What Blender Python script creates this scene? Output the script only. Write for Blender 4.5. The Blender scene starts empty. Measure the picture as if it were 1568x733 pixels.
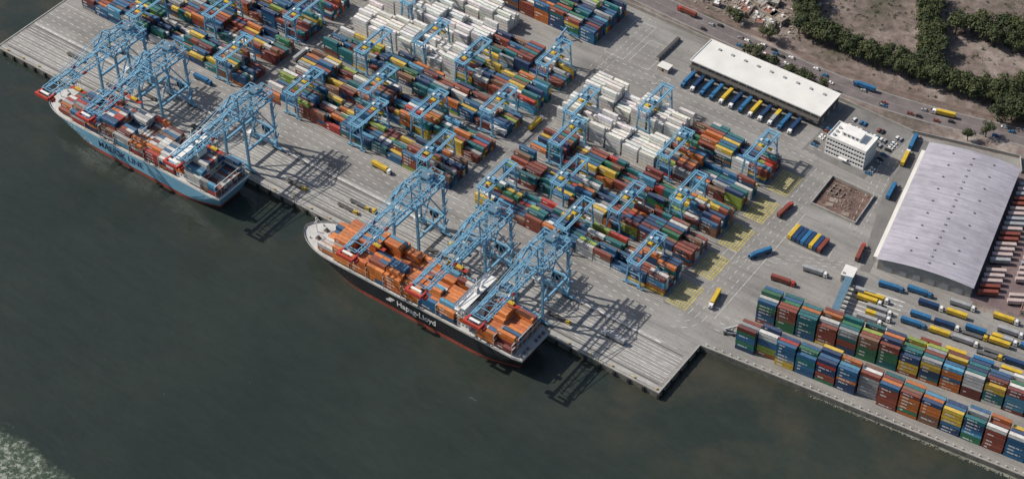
import bpy, math, random
from mathutils import Vector, Matrix
random.seed(7)
S=bpy.context.scene
COL=S.collection
# ------------------------------------------------------------ materials
def newmat(name):
    m=bpy.data.materials.new(name);m.use_nodes=True
    nt=m.node_tree;b=nt.nodes['Principled BSDF'];return m,nt,b
def math_(nt,op,a,b=None,c=None,clamp=False):
    n=nt.nodes.new('ShaderNodeMath');n.operation=op;n.use_clamp=clamp
    for i,x in enumerate((a,b,c)):
        if x is None: continue
        if isinstance(x,(int,float)): n.inputs[i].default_value=x
        else: nt.links.new(x,n.inputs[i])
    return n.outputs[0]
def mixc(nt,fac,a,b,mode='MIX'):
    n=nt.nodes.new('ShaderNodeMix');n.data_type='RGBA';n.blend_type=mode
    for i,x in ((0,fac),(6,a),(7,b)):
        if isinstance(x,(int,float)): n.inputs[i].default_value=x
        elif isinstance(x,tuple): n.inputs[i].default_value=(x[0],x[1],x[2],1)
        else: nt.links.new(x,n.inputs[i])
    return n.outputs[2]
def pos(nt):
    return nt.nodes.new('ShaderNodeNewGeometry').outputs['Position']
def noise(nt,scale,detail=4,rough=.55,vec=None,stretch=None):
    n=nt.nodes.new('ShaderNodeTexNoise');n.inputs['Scale'].default_value=scale
    n.inputs['Detail'].default_value=detail;n.inputs['Roughness'].default_value=rough
    v=vec if vec is not None else pos(nt)
    if stretch:
        mp=nt.nodes.new('ShaderNodeMapping');mp.inputs['Scale'].default_value=stretch
        nt.links.new(v,mp.inputs['Vector']);v=mp.outputs[0]
    nt.links.new(v,n.inputs['Vector']);return n.outputs['Fac']
def ramp(nt,fac,stops):
    n=nt.nodes.new('ShaderNodeValToRGB');e=n.color_ramp.elements
    while len(e)<len(stops): e.new(.5)
    for i,(p,c) in enumerate(stops):
        e[i].position=p
        if isinstance(c,(int,float)): c=(c,c,c)
        e[i].color=(c[0],c[1],c[2],1)
    nt.links.new(fac,n.inputs[0]);return n.outputs[0]
def paint(name,c,rough=.5,metal=0,var=.25,scale=.3):
    m,nt,b=newmat(name)
    f=noise(nt,scale,5,.6)
    k=ramp(nt,f,[(.3,1-var),(.7,1+var*.3)])
    nt.links.new(mixc(nt,1.0,(c[0],c[1],c[2]),k,'MULTIPLY'),b.inputs['Base Color'])
    b.inputs['Roughness'].default_value=rough;b.inputs['Metallic'].default_value=metal
    return m
M={}
M['crane']=paint('crane_blue_paint',(.17,.37,.52),.45,var=.15)
M['crane_d']=paint('crane_machinery_grey',(.11,.20,.27),.5)
M['red']=paint('red_paint',(.45,.05,.035),.5)
M['white']=paint('white_paint',(.76,.75,.72),.5,var=.12)
M['marking']=paint('marking_paint',(.66,.65,.62),.7,var=.6,scale=.25)
M['roadline']=paint('worn_road_line',(.30,.28,.27),.7,var=.6,scale=.25)
M['markyel']=paint('yellow_marking_paint',(.50,.43,.14),.7,var=.5)
M['black']=paint('black_rubber',(.02,.02,.022),.7)
M['glass']=paint('dark_glass',(.02,.03,.035),.12,var=.1)
M['steel']=paint('worn_steel',(.16,.16,.16),.45,metal=.3)
M['rail']=paint('rail_steel',(.09,.085,.08),.5)
M['paleconc']=paint('pale_concrete_band',(.38,.375,.35),.85,var=.3,scale=.15)
M['concrete']=paint('wall_concrete',(.34,.33,.30),.85,var=.3,scale=.2)
M['concdark']=paint('quay_concrete',(.15,.145,.125),.9,var=.5,scale=.3)
M['revet']=paint('weathered_revetment',(.20,.205,.165),.9,var=.6,scale=.3)
M['darkwall']=paint('dark_cladding',(.085,.08,.075),.6,var=.2)
M['roofw']=paint('white_roof_membrane',(.68,.67,.63),.7,var=.12,scale=.08)
M['redroof']=paint('red_tile_roof',(.30,.12,.08),.8,var=.4,scale=.6)
M['asph']=paint('asphalt',(.165,.14,.14),.9,var=.35,scale=.12)
M['asph_shadow']=paint('parking_asphalt_and_shadow',(.185,.18,.172),.9,var=.3,scale=.1)  # also colours the painted crane shadow on the apron
M['bark']=paint('bark',(.08,.055,.04),.9)
M['brickw']=paint('plastered_brick',(.42,.36,.30),.85,var=.4,scale=.4)
M['brown']=paint('brown_earth',(.20,.145,.12),.95,var=.5,scale=.2)
M['pitearth']=paint('excavated_earth',(.17,.11,.09),.95,var=.65,scale=.15)
M['yardred']=paint('trailer_yard_surface',(.18,.13,.13),.9,var=.35,scale=.1)
M['rubble']=paint('rubble',(.32,.26,.22),.95,var=.6,scale=.5)
M['hullblue']=paint('hull_light_blue',(.19,.42,.56),.35,var=.18,scale=.06)
M['hullblack']=paint('hull_black',(.024,.024,.028),.35,var=.3,scale=.06)
M['boot']=paint('boot_topping_red',(.34,.07,.045),.6,var=.4,scale=.1)
M['deck']=paint('deck_grey',(.50,.50,.48),.7,var=.25,scale=.2)
M['deckred']=paint('deck_oxide',(.24,.16,.13),.7,var=.4,scale=.2)
M['orange']=paint('lifeboat_orange',(.6,.16,.03),.5)
M['navy']=paint('navy_paint',(.015,.05,.13),.5)
M['yel']=paint('yellow_paint',(.62,.42,.04),.5)
M['blue']=paint('blue_paint',(.03,.15,.31),.5)
M['dkred']=paint('oxide_red_paint',(.22,.06,.04),.5)
M['grey']=paint('grey_paint',(.34,.35,.36),.5)
M['pink']=paint('faded_trailer_paint',(.50,.40,.37),.6)
def pavement():
    m,nt,b=newmat('concrete_pavement')
    a=ramp(nt,noise(nt,.012,5,.6),[(.35,(.238,.228,.212)),(.65,(.31,.30,.283))])
    st=ramp(nt,noise(nt,.07,6,.7,stretch=(.22,1,1)),[(.34,.66),(.56,1.0)])
    st2=ramp(nt,noise(nt,.16,7,.75),[(.33,.72),(.43,1.0)])
    fn=ramp(nt,noise(nt,.9,3,.6),[(.3,.88),(.7,1.07)])
    tr=ramp(nt,noise(nt,.55,3,.6,stretch=(.03,1,1)),[(.35,.84),(.55,1.02)])
    c=mixc(nt,1.0,a,st,'MULTIPLY');c=mixc(nt,1.0,c,fn,'MULTIPLY');c=mixc(nt,.8,c,st2,'MULTIPLY');c=mixc(nt,.8,c,tr,'MULTIPLY')
    br=nt.nodes.new('ShaderNodeTexBrick');br.inputs['Scale'].default_value=1
    br.offset=0;br.inputs['Brick Width'].default_value=9;br.inputs['Row Height'].default_value=9
    br.inputs['Mortar Size'].default_value=.09;br.inputs['Color1'].default_value=(1,1,1,1)
    br.inputs['Color2'].default_value=(.92,.92,.92,1);br.inputs['Mortar'].default_value=(.66,.66,.66,1)
    nt.links.new(pos(nt),br.inputs['Vector'])
    c=mixc(nt,.7,c,br.outputs['Color'],'MULTIPLY')
    nt.links.new(c,b.inputs['Base Color']);b.inputs['Roughness'].default_value=.85
    return m
M['pave']=pavement()
def earth():
    m,nt,b=newmat('dry_earth')
    a=ramp(nt,noise(nt,.022,8,.65),[(.30,(.075,.078,.045)),(.40,(.135,.11,.09)),(.52,(.215,.17,.15)),(.63,(.33,.285,.25)),(.8,(.44,.40,.36))])
    g=ramp(nt,noise(nt,.16,6,.7),[(.35,.55),(.6,1.12)])
    c=mixc(nt,1.0,a,g,'MULTIPLY')
    f=ramp(nt,noise(nt,1.3,3,.6),[(.35,.75),(.65,1.1)])
    c=mixc(nt,1.0,c,f,'MULTIPLY')
    nt.links.new(c,b.inputs['Base Color']);b.inputs['Roughness'].default_value=.95
    return m
M['earth']=earth()
def water():
    m,nt,b=newmat('harbour_water')
    base=ramp(nt,noise(nt,.006,5,.6),[(.3,(.021,.029,.026)),(.7,(.032,.041,.034))])
    fine=ramp(nt,noise(nt,.12,6,.7,stretch=(.5,1.4,1)),[(.3,.88),(.7,1.1)])
    base=mixc(nt,1.0,base,fine,'MULTIPLY')
    sp=nt.nodes.new('ShaderNodeSeparateXYZ');nt.links.new(pos(nt),sp.inputs[0])
    x,y=sp.outputs[0],sp.outputs[1]
    near=math_(nt,'MULTIPLY_ADD',y,1/60,125/60,clamp=True)
    silt=math_(nt,'MULTIPLY',near,ramp(nt,noise(nt,.02,6,.65),[(.46,0),(.72,.55)]))
    c=mixc(nt,silt,base,(.085,.070,.044))
    nz=noise(nt,.07,7,.7)
    edge=math_(nt,'ADD',y,math_(nt,'MULTIPLY',math_(nt,'SUBTRACT',nz,.5),34))
    inn=math_(nt,'MULTIPLY_ADD',edge,-1/6.0,-284/6.0,clamp=True)
    xf=math_(nt,'MULTIPLY_ADD',x,-1/25,-80/25,clamp=True)
    fo=ramp(nt,noise(nt,.30,8,.85),[(.50,0),(.60,1)])
    foam=math_(nt,'MULTIPLY',inn,math_(nt,'MULTIPLY',fo,xf))
    green=math_(nt,'MULTIPLY',math_(nt,'MULTIPLY',inn,xf),.7)
    c=mixc(nt,green,c,(.06,.085,.055))
    cr=ramp(nt,noise(nt,.10,5,.6,stretch=(.35,1.6,1)),[(.72,0),(.76,1)])
    cr=math_(nt,'MULTIPLY',cr,ramp(nt,noise(nt,.3,4,.7),[(.5,0),(.6,.5)]))
    foam=math_(nt,'MAXIMUM',foam,cr)
    c=mixc(nt,math_(nt,'MULTIPLY',foam,.65),c,(.42,.44,.38))
    nt.links.new(c,b.inputs['Base Color'])
    b.inputs['IOR'].default_value=1.33
    nt.links.new(math_(nt,'MULTIPLY_ADD',foam,.6,.10),b.inputs['Roughness'])
    # calmer and rougher zones
    amp=ramp(nt,noise(nt,.009,4,.6),[(.35,.35),(.65,1.0)])
    h=math_(nt,'ADD',math_(nt,'MULTIPLY',math_(nt,'MULTIPLY',noise(nt,.25,5,.65,stretch=(.6,1.5,1)),.5),amp),math_(nt,'MULTIPLY',noise(nt,.035,4,.6,stretch=(.4,1.6,1)),2.0))
    bp=nt.nodes.new('ShaderNodeBump');bp.inputs['Strength'].default_value=.45;bp.inputs['Distance'].default_value=1.0
    nt.links.new(h,bp.inputs['Height']);nt.links.new(bp.outputs[0],b.inputs['Normal'])
    return m
M['water']=water()
def contmat():
    m,nt,b=newmat('container_paint')
    at=nt.nodes.new('ShaderNodeAttribute');at.attribute_name='Col'
    uv=nt.nodes.new('ShaderNodeUVMap')
    sp=nt.nodes.new('ShaderNodeSeparateXYZ');nt.links.new(uv.outputs[0],sp.inputs[0])
    u,v=sp.outputs[0],sp.outputs[1]
    g=nt.nodes.new('ShaderNodeNewGeometry');sn=nt.nodes.new('ShaderNodeSeparateXYZ')
    nt.links.new(g.outputs['Normal'],sn.inputs[0])
    up=math_(nt,'GREATER_THAN',sn.outputs[2],.5)
    col=mixc(nt,math_(nt,'MULTIPLY',up,.12),at.outputs['Color'],(.36,.33,.30))
    dirt=ramp(nt,noise(nt,.5,5,.7),[(.3,.70),(.62,1.06)])
    col=mixc(nt,1.0,col,dirt,'MULTIPLY')
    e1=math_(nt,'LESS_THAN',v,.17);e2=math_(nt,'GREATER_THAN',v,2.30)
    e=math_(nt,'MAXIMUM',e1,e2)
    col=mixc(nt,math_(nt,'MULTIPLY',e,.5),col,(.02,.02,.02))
    al=at.outputs['Alpha']
    lw=math_(nt,'MULTIPLY',al,7)
    a1=math_(nt,'GREATER_THAN',u,1.4);a2=math_(nt,'LESS_THAN',u,lw)
    a3=math_(nt,'GREATER_THAN',v,.75);a4=math_(nt,'LESS_THAN',v,1.85)
    ln=noise(nt,1.0,1,.5,vec=uv.outputs[0],stretch=(1.7,.4,1))
    ls=math_(nt,'GREATER_THAN',ln,.44)
    lg=math_(nt,'MULTIPLY',math_(nt,'MULTIPLY',math_(nt,'MULTIPLY',a1,a2),math_(nt,'MULTIPLY',a3,a4)),ls)
    col=mixc(nt,math_(nt,'MULTIPLY',lg,.8),col,(.72,.72,.70))
    nt.links.new(col,b.inputs['Base Color']);b.inputs['Roughness'].default_value=.5
    w=math_(nt,'SINE',math_(nt,'MULTIPLY',u,22))
    bp=nt.nodes.new('ShaderNodeBump');bp.inputs['Strength'].default_value=.15;bp.inputs['Distance'].default_value=.03
    nt.links.new(w,bp.inputs['Height']);nt.links.new(bp.outputs[0],b.inputs['Normal'])
    return m
M['cont']=contmat()
def leafmat():
    m,nt,b=newmat('foliage')
    oi=nt.nodes.new('ShaderNodeObjectInfo')
    f=noise(nt,.45,4,.7)
    c=ramp(nt,f,[(.3,(.024,.034,.013)),(.5,(.048,.062,.022)),(.7,(.095,.108,.04))])
    t=mixc(nt,oi.outputs['Random'],(.7,.8,.65),(1.2,1.1,.95))
    nt.links.new(mixc(nt,1.0,c,t,'MULTIPLY'),b.inputs['Base Color']);b.inputs['Roughness'].default_value=.8
    return m
M['leaf']=leafmat()
def whroof():
    m,nt,b=newmat('ribbed_metal_roof')
    tc=nt.nodes.new('ShaderNodeTexCoord')
    n1=noise(nt,.5,6,.7,vec=tc.outputs['Object'],stretch=(.12,.8,1))
    c=ramp(nt,n1,[(.3,(.29,.275,.32)),(.55,(.39,.375,.42)),(.8,(.46,.445,.48))])
    n2=ramp(nt,noise(nt,.05,5,.6,vec=tc.outputs['Object']),[(.35,.85),(.6,1.05)])
    nt.links.new(mixc(nt,1.0,c,n2,'MULTIPLY'),b.inputs['Base Color']);b.inputs['Roughness'].default_value=.55
    return m
M['whroof']=whroof()
M['rib']=paint('roof_rib',(.34,.32,.35),.6)
# ------------------------------------------------------------ mesh builder
class MB:
    def __init__(s): s.v=[];s.f=[];s.m=[];s.mats=[]
    def mi(s,k):
        if k not in s.mats: s.mats.append(k)
        return s.mats.index(k)
    def box(s,c,d,k='concrete',rz=0,top=1.0):
        i=len(s.v);mi=s.mi(k);cr,sr=math.cos(rz),math.sin(rz)
        for z in (-1,1):
            t=top if z>0 else 1
            for x,y in ((-1,-1),(1,-1),(1,1),(-1,1)):
                X,Y=x*d[0]/2*t,y*d[1]/2*t
                s.v.append((c[0]+X*cr-Y*sr,c[1]+X*sr+Y*cr,c[2]+z*d[2]/2))
        for q in ((0,3,2,1),(4,5,6,7),(0,1,5,4),(1,2,6,5),(2,3,7,6),(3,0,4,7)):
            s.f.append([i+a for a in q]);s.m.append(mi)
    def bb(s,x0,x1,y0,y1,z0,z1,k='concrete'):
        s.box(((x0+x1)/2,(y0+y1)/2,(z0+z1)/2),(x1-x0,y1-y0,z1-z0),k)
    def beam(s,p,q,w,k='crane',h=None):
        p=Vector(p);q=Vector(q);d=(q-p)
        if d.length<1e-6:return
        d.normalize();h=h or w
        a=Vector((0,0,1)) if abs(d.z)<.9 else Vector((0,1,0))
        r=d.cross(a).normalized();u=r.cross(d)
        i=len(s.v);mi=s.mi(k)
        for o in (p,q):
            for x,y in ((-1,-1),(1,-1),(1,1),(-1,1)):
                s.v.append(tuple(o+r*(x*w/2)+u*(y*h/2)))
        for f in ((0,3,2,1),(4,5,6,7),(0,1,5,4),(1,2,6,5),(2,3,7,6),(3,0,4,7)):
            s.f.append([i+a for a in f]);s.m.append(mi)
    def prism(s,p,q,r0,r1,n,k):
        p=Vector(p);q=Vector(q);d=(q-p).normalized()
        a=Vector((0,0,1)) if abs(d.z)<.9 else Vector((0,1,0))
        r=d.cross(a).normalized();u=r.cross(d);i=len(s.v);mi=s.mi(k)
        for o,rr in ((p,r0),(q,r1)):
            for j in range(n):
                t=2*math.pi*j/n
                s.v.append(tuple(o+r*(math.cos(t)*rr)+u*(math.sin(t)*rr)))
        for j in range(n):
            s.f.append([i+j,i+(j+1)%n,i+n+(j+1)%n,i+n+j]);s.m.append(mi)
        s.f.append([i+j for j in range(n)][::-1]);s.m.append(mi)
        s.f.append([i+n+j for j in range(n)]);s.m.append(mi)
    def poly(s,pts,z,k):
        i=len(s.v);s.v+=[(p[0],p[1],z) for p in pts]
        s.f.append(list(range(i,i+len(pts))));s.m.append(s.mi(k))
    def strip(s,x0,y0,x1,y1,w,z,k='marking'):
        dx,dy=x1-x0,y1-y0;l=math.hypot(dx,dy)
        if l<1e-6:return
        nx,ny=-dy/l*w/2,dx/l*w/2
        s.poly([(x0-nx,y0-ny),(x1-nx,y1-ny),(x1+nx,y1+ny),(x0+nx,y0+ny)],z,k)
    def dash(s,x0,y0,x1,y1,w,z,on=3,off=3,k='marking'):
        l=math.hypot(x1-x0,y1-y0)
        if l<1e-6: return
        n=int(l/(on+off));ux,uy=(x1-x0)/l,(y1-y0)/l
        for i in range(n):
            a=i*(on+off);s.strip(x0+ux*a,y0+uy*a,x0+ux*(a+on),y0+uy*(a+on),w,z,k)
    def arc(s,cx,cy,r,a0,a1,w,z,dashed=True,k='marking'):
        n=max(4,int(abs(a1-a0)*r/3))
        for i in range(n):
            if dashed and i%2: continue
            t0=a0+(a1-a0)*i/n;t1=a0+(a1-a0)*(i+1)/n
            s.strip(cx+r*math.cos(t0),cy+r*math.sin(t0),cx+r*math.cos(t1),cy+r*math.sin(t1),w,z,k)
    def mesh(s,name):
        me=bpy.data.meshes.new(name);me.from_pydata(s.v,[],s.f)
        for k in s.mats: me.materials.append(M[k])
        me.polygons.foreach_set('material_index',s.m);me.update();return me
    def obj(s,name,parent=None,loc=(0,0,0),rz=0):
        return put(s.mesh(name),name,loc,rz,parent)
def put(me,name,loc=(0,0,0),rz=0,parent=None,sc=1):
    o=bpy.data.objects.new(name,me);COL.objects.link(o);o.location=loc;o.rotation_euler=(0,0,rz);o.scale=(sc,sc,sc)
    if parent: o.parent=parent
    return o
# ------------------------------------------------------------ containers
P={'blue':(.018,.11,.23),'teal':(.008,.13,.145),'rb':(.24,.055,.032),'mar':(.16,.034,.028),'or':(.48,.14,.03),
'yel':(.58,.39,.05),'wh':(.60,.59,.56),'navy':(.014,.045,.12),'grn':(.025,.15,.07),'lime':(.28,.37,.06),'brn':(.20,.10,.06),'gr':(.31,.32,.32),'red':(.40,.04,.03),'sky':(.07,.27,.42)}
def pal(**k):
    a=[];w=[]
    for n,x in k.items(): a.append(P[n]);w.append(x)
    return a,w
YARD=pal(blue=20,teal=17,rb=14,mar=8,**{'or':9},yel=9,wh=8,navy=13,grn=5,lime=3,brn=8,gr=7,red=4,sky=3)
WHITE=([(.76,.74,.70),(.82,.80,.76),(.66,.64,.60)],[3,3,2])
S1=pal(gr=17,wh=26,**{'or':8},rb=10,red=12,blue=13,navy=7,brn=4,mar=4,sky=6,teal=3)
S2=([(.58,.17,.035),(.52,.13,.03),(.64,.21,.05),P['blue'],P['wh'],P['rb'],P['sky'],P['yel'],P['mar']],[40,20,18,7,6,4,2,1,3])
class CB:
    def __init__(s): s.v=[];s.f=[];s.c=[];s.uv=[]
    def add(s,x,y,z,L,c,logo,W=2.44,H=2.56):
        i=len(s.v);j=random.uniform(-.12,.12);x+=j
        for zz in (z,z+H):
            s.v+=[(x,y,zz),(x+L,y,zz),(x+L,y+W,zz),(x,y+W,zz)]
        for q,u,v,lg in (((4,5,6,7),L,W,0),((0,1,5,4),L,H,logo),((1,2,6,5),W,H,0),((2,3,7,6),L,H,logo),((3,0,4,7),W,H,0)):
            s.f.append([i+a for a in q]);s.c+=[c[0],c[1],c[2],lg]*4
            s.uv+=[0,0,u,0,u,v,0,v]
    def obj(s,name,parent=None,loc=(0,0,0),rz=0):
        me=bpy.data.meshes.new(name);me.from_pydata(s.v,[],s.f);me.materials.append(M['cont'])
        a=me.color_attributes.new(name='Col',type='FLOAT_COLOR',domain='CORNER');a.data.foreach_set('color',s.c)
        u=me.uv_layers.new(name='UVMap');u.data.foreach_set('uv',s.uv);me.update()
        return put(me,name,loc,rz,parent)
def jit(c):
    k=random.uniform(.78,1.2);return (c[0]*k,c[1]*k,c[2]*k)
def block(cb,x0,y0,nb,nr,palette,hmin=2,hmax=5,rowp=2.95,bay=12.7,coh=.45,z=0.12,fill=.97,hb=None,L=12.19,logos=True):
    cols,ws=palette
    for b in range(nb):
        base=random.uniform(hmin,hmax) if hb is None else hb(b)
        for r in range(nr):
            if random.random()>fill: continue
            h=int(round(max(hmin,min(hmax,base+random.uniform(-1.2,1.2)))))
            if hb is not None: h=int(round(max(1,base+random.choice((0,0,0,0,0,0,0,-1,-1,1 if r>0 else 0)))))
            two=random.random()<.2 and L>12
            c=random.choices(cols,ws)[0]
            for k in range(h):
                if random.random()>coh: c=random.choices(cols,ws)[0]
                X=x0+b*bay;Y=y0+r*rowp;Z=z+k*2.6
                if two:
                    cb.add(X,Y,Z,6.05,jit(c),0);c2=random.choices(cols,ws)[0] if random.random()<.5 else c
                    cb.add(X+6.15,Y,Z,6.05,jit(c2),0)
                else:
                    lg=random.choice((0,0,.45,.7,1.0,1.3)) if logos else 0
                    cb.add(X,Y,Z,L,jit(c) if logos else tuple(q*random.uniform(.93,1.04) for q in c),lg)
YB=[13,43,73,103,133]
def white(x,y,nb,nr,lo=3,hi=5,L=12.19,bay=12.7):
    w=CB();block(w,x,y,nb,nr,WHITE,lo,hi,coh=.9,bay=bay,logos=False,rowp=2.95,L=L);w.obj('white_container_stack')
for k,y in enumerate(YB):
    cb=CB()
    if k<3: block(cb,-38,y,11,7,YARD,2,5);cb.obj('container_stack')
    else:
        white(-38,y,6,7,3,6,11.2,12.7)
        block(cb,-38+6*12.7,y,5,7,YARD,2,5);cb.obj('container_stack')
    cb=CB()
    if k<3: block(cb,-210,y,12,7,YARD,2,5);cb.obj('container_stack')
    else:
        white(-208,y,7,7,3,6,11.2,12.7)
        block(cb,-208+7*12.7,y,5,7,YARD,2,5);cb.obj('container_stack')
    cb=CB();block(cb,-380,y,12,7,YARD,2,5);cb.obj('container_stack')
white(-208,163,7,5,3,5,11.2)
cb=CB();block(cb,-166,187,8,14,YARD,4,6,coh=.6);cb.obj('container_stack')
cb=CB();block(cb,0,0,22,4,YARD,5,7,coh=.5,rowp=2.6,bay=12.4,L=11.4,hb=lambda b:7);cb.obj('container_stack',loc=(157,2.0,0),rz=math.radians(6.2))
cb=CB();block(cb,0,0,22,5,YARD,5,7,coh=.6,rowp=2.7,bay=12.4,L=11.4,hb=lambda b:7);cb.obj('container_stack',loc=(156,27,0),rz=math.radians(8.5))
# ------------------------------------------------------------ ground, water
g=MB()
land=[(-397,-53),(140,-53),(140,-8),(4000,397),(4000,5000),(-397,5000)]
g.poly(land,0,'earth')
n=len(land);i0=len(g.v)
g.v+=[(p[0],p[1],-9) for p in land]
for i in range(n):
    g.f.append([i0+i,i0+(i+1)%n,(i+1)%n,i]);g.m.append(g.mi('concdark'))
g.obj('ground')
w=MB();w.poly([(-6000,-6000),(6000,-6000),(6000,6000),(-6000,6000)],-4,'water');w.obj('water')
p=MB()
p.poly([(-397,-53),(140,-53),(140,-8),(700,51),(700,225),(330,150),(300,128),(262,112),(254,112),(228,236),(222,249),(155,231),(100,233),(-70,238),(-397,246)],.03,'pave')
p.obj('port_pavement')
p=MB()
for pts in ([(104,176),(150,174),(156,232),(106,236)],[(-143,-17),(-118,-17),(-118,-6),(-143,-6)],[(166,170),(186,100),(192,102),(172,230),(160,230)]):  # middle polygon paints a quay crane's shadow on the apron; others are asphalt
    p.poly(pts,.06,'asph_shadow')
p.obj('asphalt_and_shadow_patch')
def offset_strip(mb,pts,d0,d1,z,k):
    L=[];Rr=[]
    for i,q in enumerate(pts):
        a=pts[max(i-1,0)];b=pts[min(i+1,len(pts)-1)]
        dx,dy=b[0]-a[0],b[1]-a[1];l=math.hypot(dx,dy);nx,ny=-dy/l,dx/l
        L.append((q[0]+nx*d0,q[1]+ny*d0));Rr.append((q[0]+nx*d1,q[1]+ny*d1))
    for i in range(len(pts)-1):
        mb.poly([L[i],L[i+1],Rr[i+1],Rr[i]],z,k)
RD=[(-900,285),(-400,266),(-74,254),(-20,251),(30,249),(70,247.5),(100,248),(125,250),(150,254),(185,262),(220,271),(320,300),(600,390),(1500,690)]
r=MB();offset_strip(r,RD,-8,8,.06,'asph');r.obj('road')
r=MB();offset_strip(r,RD,-.2,.2,.10,'roadline')
for d in (-7.4,7.4): offset_strip(r,RD,d-.12,d+.12,.10,'roadline')
r.obj('road_centre_marking')
r=MB();offset_strip(r,RD,8.0,8.5,.20,'paleconc');offset_strip(r,RD,-8.5,-8.0,.20,'paleconc');r.obj('road_kerb')
r=MB();offset_strip(r,RD,11,16,.07,'brown')
for d in (12.7,14.2):offset_strip(r,RD,d-.12,d+.12,.25,'steel')
r.obj('railway_track')
r=MB()
def wall_along(mb,pts,h,t,k):
    for a,b in zip(pts[:-1],pts[1:]):
        mb.beam((a[0],a[1],h/2),(b[0],b[1],h/2),t,k,h)
wall_along(r,[(-300,243.5),(-70,239),(100,234),(155,232),(222,250),(229,237)],2.4,.4,'concrete');r.obj('perimeter_wall')
q=MB()
q.bb(-397,140,-52.95,-51.9,.03,.45,'concrete');q.bb(138.9,139.95,-51.9,-8,.03,.45,'concrete');q.bb(-396.9,-396,-51.9,246,.03,.45,'concrete')
q.obj('quay_kerb')
q=MB()
for i in range(54): q.box((-390+i*10,-53.5,-1.9),(1.6,1.0,3.4),'black')
for i in range(5): q.box((140.5,-48+i*9,-1.9),(1.0,1.6,3.4),'black')
q.obj('quay_fender')
q=MB()
for i in range(36):
    x=-388+i*15;q.prism((x,-51,.03),(x,-51,.8),.35,.3,8,'yel');q.prism((x,-51,.8),(x,-51,1.1),.6,.55,8,'yel')
q.obj('mooring_bollard')
q=MB();dv=Vector((1,.105,0)).normalized();o=Vector((140,-8,0))
q.beam(o+Vector((0,.6,.25)),o+dv*560+Vector((0,.6,.25)),1.0,'concrete',.5)
for i in range(110):
    c=o+dv*(3+i*5)+Vector((0,1.6,0));q.box((c.x,c.y,.8),(.5,.5,1.4),'white')
q.obj('quay_parapet')
q=MB();random.seed(5)
i=len(q.v);a_=o+dv*70;b_=o+dv*560
q.v+=[(a_.x,a_.y-.05,-3.9),(b_.x,b_.y-.05,-.9),(b_.x,b_.y-6,-4.4),(a_.x,a_.y-.6,-4.4)];q.f.append([i,i+3,i+2,i+1]);q.m.append(q.mi('revet'))
for i in range(420):
    t=random.uniform(60,420);c=o+dv*t;k=random.uniform(.3,1);s_=random.uniform(.4,1.1)
    q.box((c.x+0.3,c.y-k*(.5+t*.010),-4.1+(1-k)*t*.006),(s_,s_*.8,s_*.6),random.choice(('revet','concdark','revet')),random.uniform(0,3),.7)
q.obj('quay_revetment')
# ------------------------------------------------------------ markings
m=MB();Z=.10
for y in (-50.3,-44.6,-42.6,-40.2,-37.8,-35.4,-33,-30.6,-28.2,-25.8,-23.4):
    m.strip(-394,y,137,y,.42,Z)
m.strip(-394,-19.2,120,-19.2,.9,Z)
for y in (-15,-10,-5,0,5): m.dash(-394,y,112,y,.35,Z,3,3.5)
m.strip(-394,9.0,104,9.0,.35,Z)
for k,y in enumerate(YB):
    for a,b in ((-380,-226),(-212,-57),(-40,103)):
        m.strip(a,y-2.8,b,y-2.8,.25,Z);m.strip(a,y+23,b,y+23,.25,Z);m.dash(a,y+25.2,b,y+25.2,.2,Z,3,3)
for x in (-223,-219,-215): m.dash(x,10,x,240,.3,Z,3,3)
for x in (-54,-49,-44): m.dash(x,10,x,240,.3,Z,3,3)
for x in (121,126,131): m.dash(x,12,x,170,.3,Z,3,3)
m.strip(135.5,15,135.5,125,.35,Z)
for rr in (7,12,17): m.arc(114,12,rr,0,-math.pi/2,.35,Z)
for y in (170,176,182): m.dash(-50,y,118,y,.3,Z,3,3)
for y in (-4,2,8): m.dash(140,y+12,172,y+16,.3,Z,3,3)
for (x0,x1,y0,y1) in ((-56,-40,186,228),(-36,-20,186,214),(-14,-2,176,186),(112,118,60,70)):
    m.strip(x0,y0,x1,y0,.3,Z);m.strip(x0,y1,x1,y1,.3,Z);m.strip(x0,y0,x0,y1,.3,Z);m.strip(x1,y0,x1,y1,.3,Z)
    m.dash((x0+x1)/2,y0,(x0+x1)/2,y1,.25,Z,2,2)
for d in (0,5,10): m.dash(172-d*.9,128+d*.3,156-d*.9,222,.3,Z,3,3)
m.strip(140,96,166,97,.3,Z);m.strip(166,97,164,110,.3,Z);m.strip(140,96,140,108,.3,Z)
for d in (0,4.5,9):m.dash(140,75+d,190,104+d*.4,.3,Z,3,3)
for rr in (10,14,18): m.arc(140,62,rr,math.pi/2,math.pi*1.0,.3,Z)
for i in range(11): m.strip(118+i*2.7,205,118+i*2.7,210,.2,Z);m.strip(106,180+i*2.7,111,180+i*2.7,.2,Z)
for i in range(9):
    a=math.radians(9);y0=58+i*3.6
    m.strip(192-i*.4,y0,224-i*.4,y0+32*math.tan(a),.9,Z)
m.dash(160,23.5,420,57,.35,Z,3,3);m.dash(165,52,400,88,.35,Z,3,3);m.dash(165,55.5,400,92,.35,Z,3,3)
m.obj('road_markings')
m=MB()
m.strip(-396,-48.9,138.8,-48.9,1.6,.07,'paleconc');m.strip(-396,-31.8,138.8,-31.8,.9,.07,'paleconc')
m.strip(-396,-39,138.8,-39,.9,.07,'paleconc');m.strip(-396,-18,130,-18,1.3,.07,'paleconc')
m.obj('apron_concrete_bands')
m=MB()
for y in (-47,-21):
    m.strip(-392,y,136,y,.7,.07,'rail')
for y in YB:
    for a,b in ((-380,-226),(-212,-57),(-40,108)):
        m.strip(a,y-3.6,b,y-3.6,.5,.07,'rail');m.strip(a,y+24,b,y+24,.5,.07,'rail')
m.obj('crane_rail')
m=MB()
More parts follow.
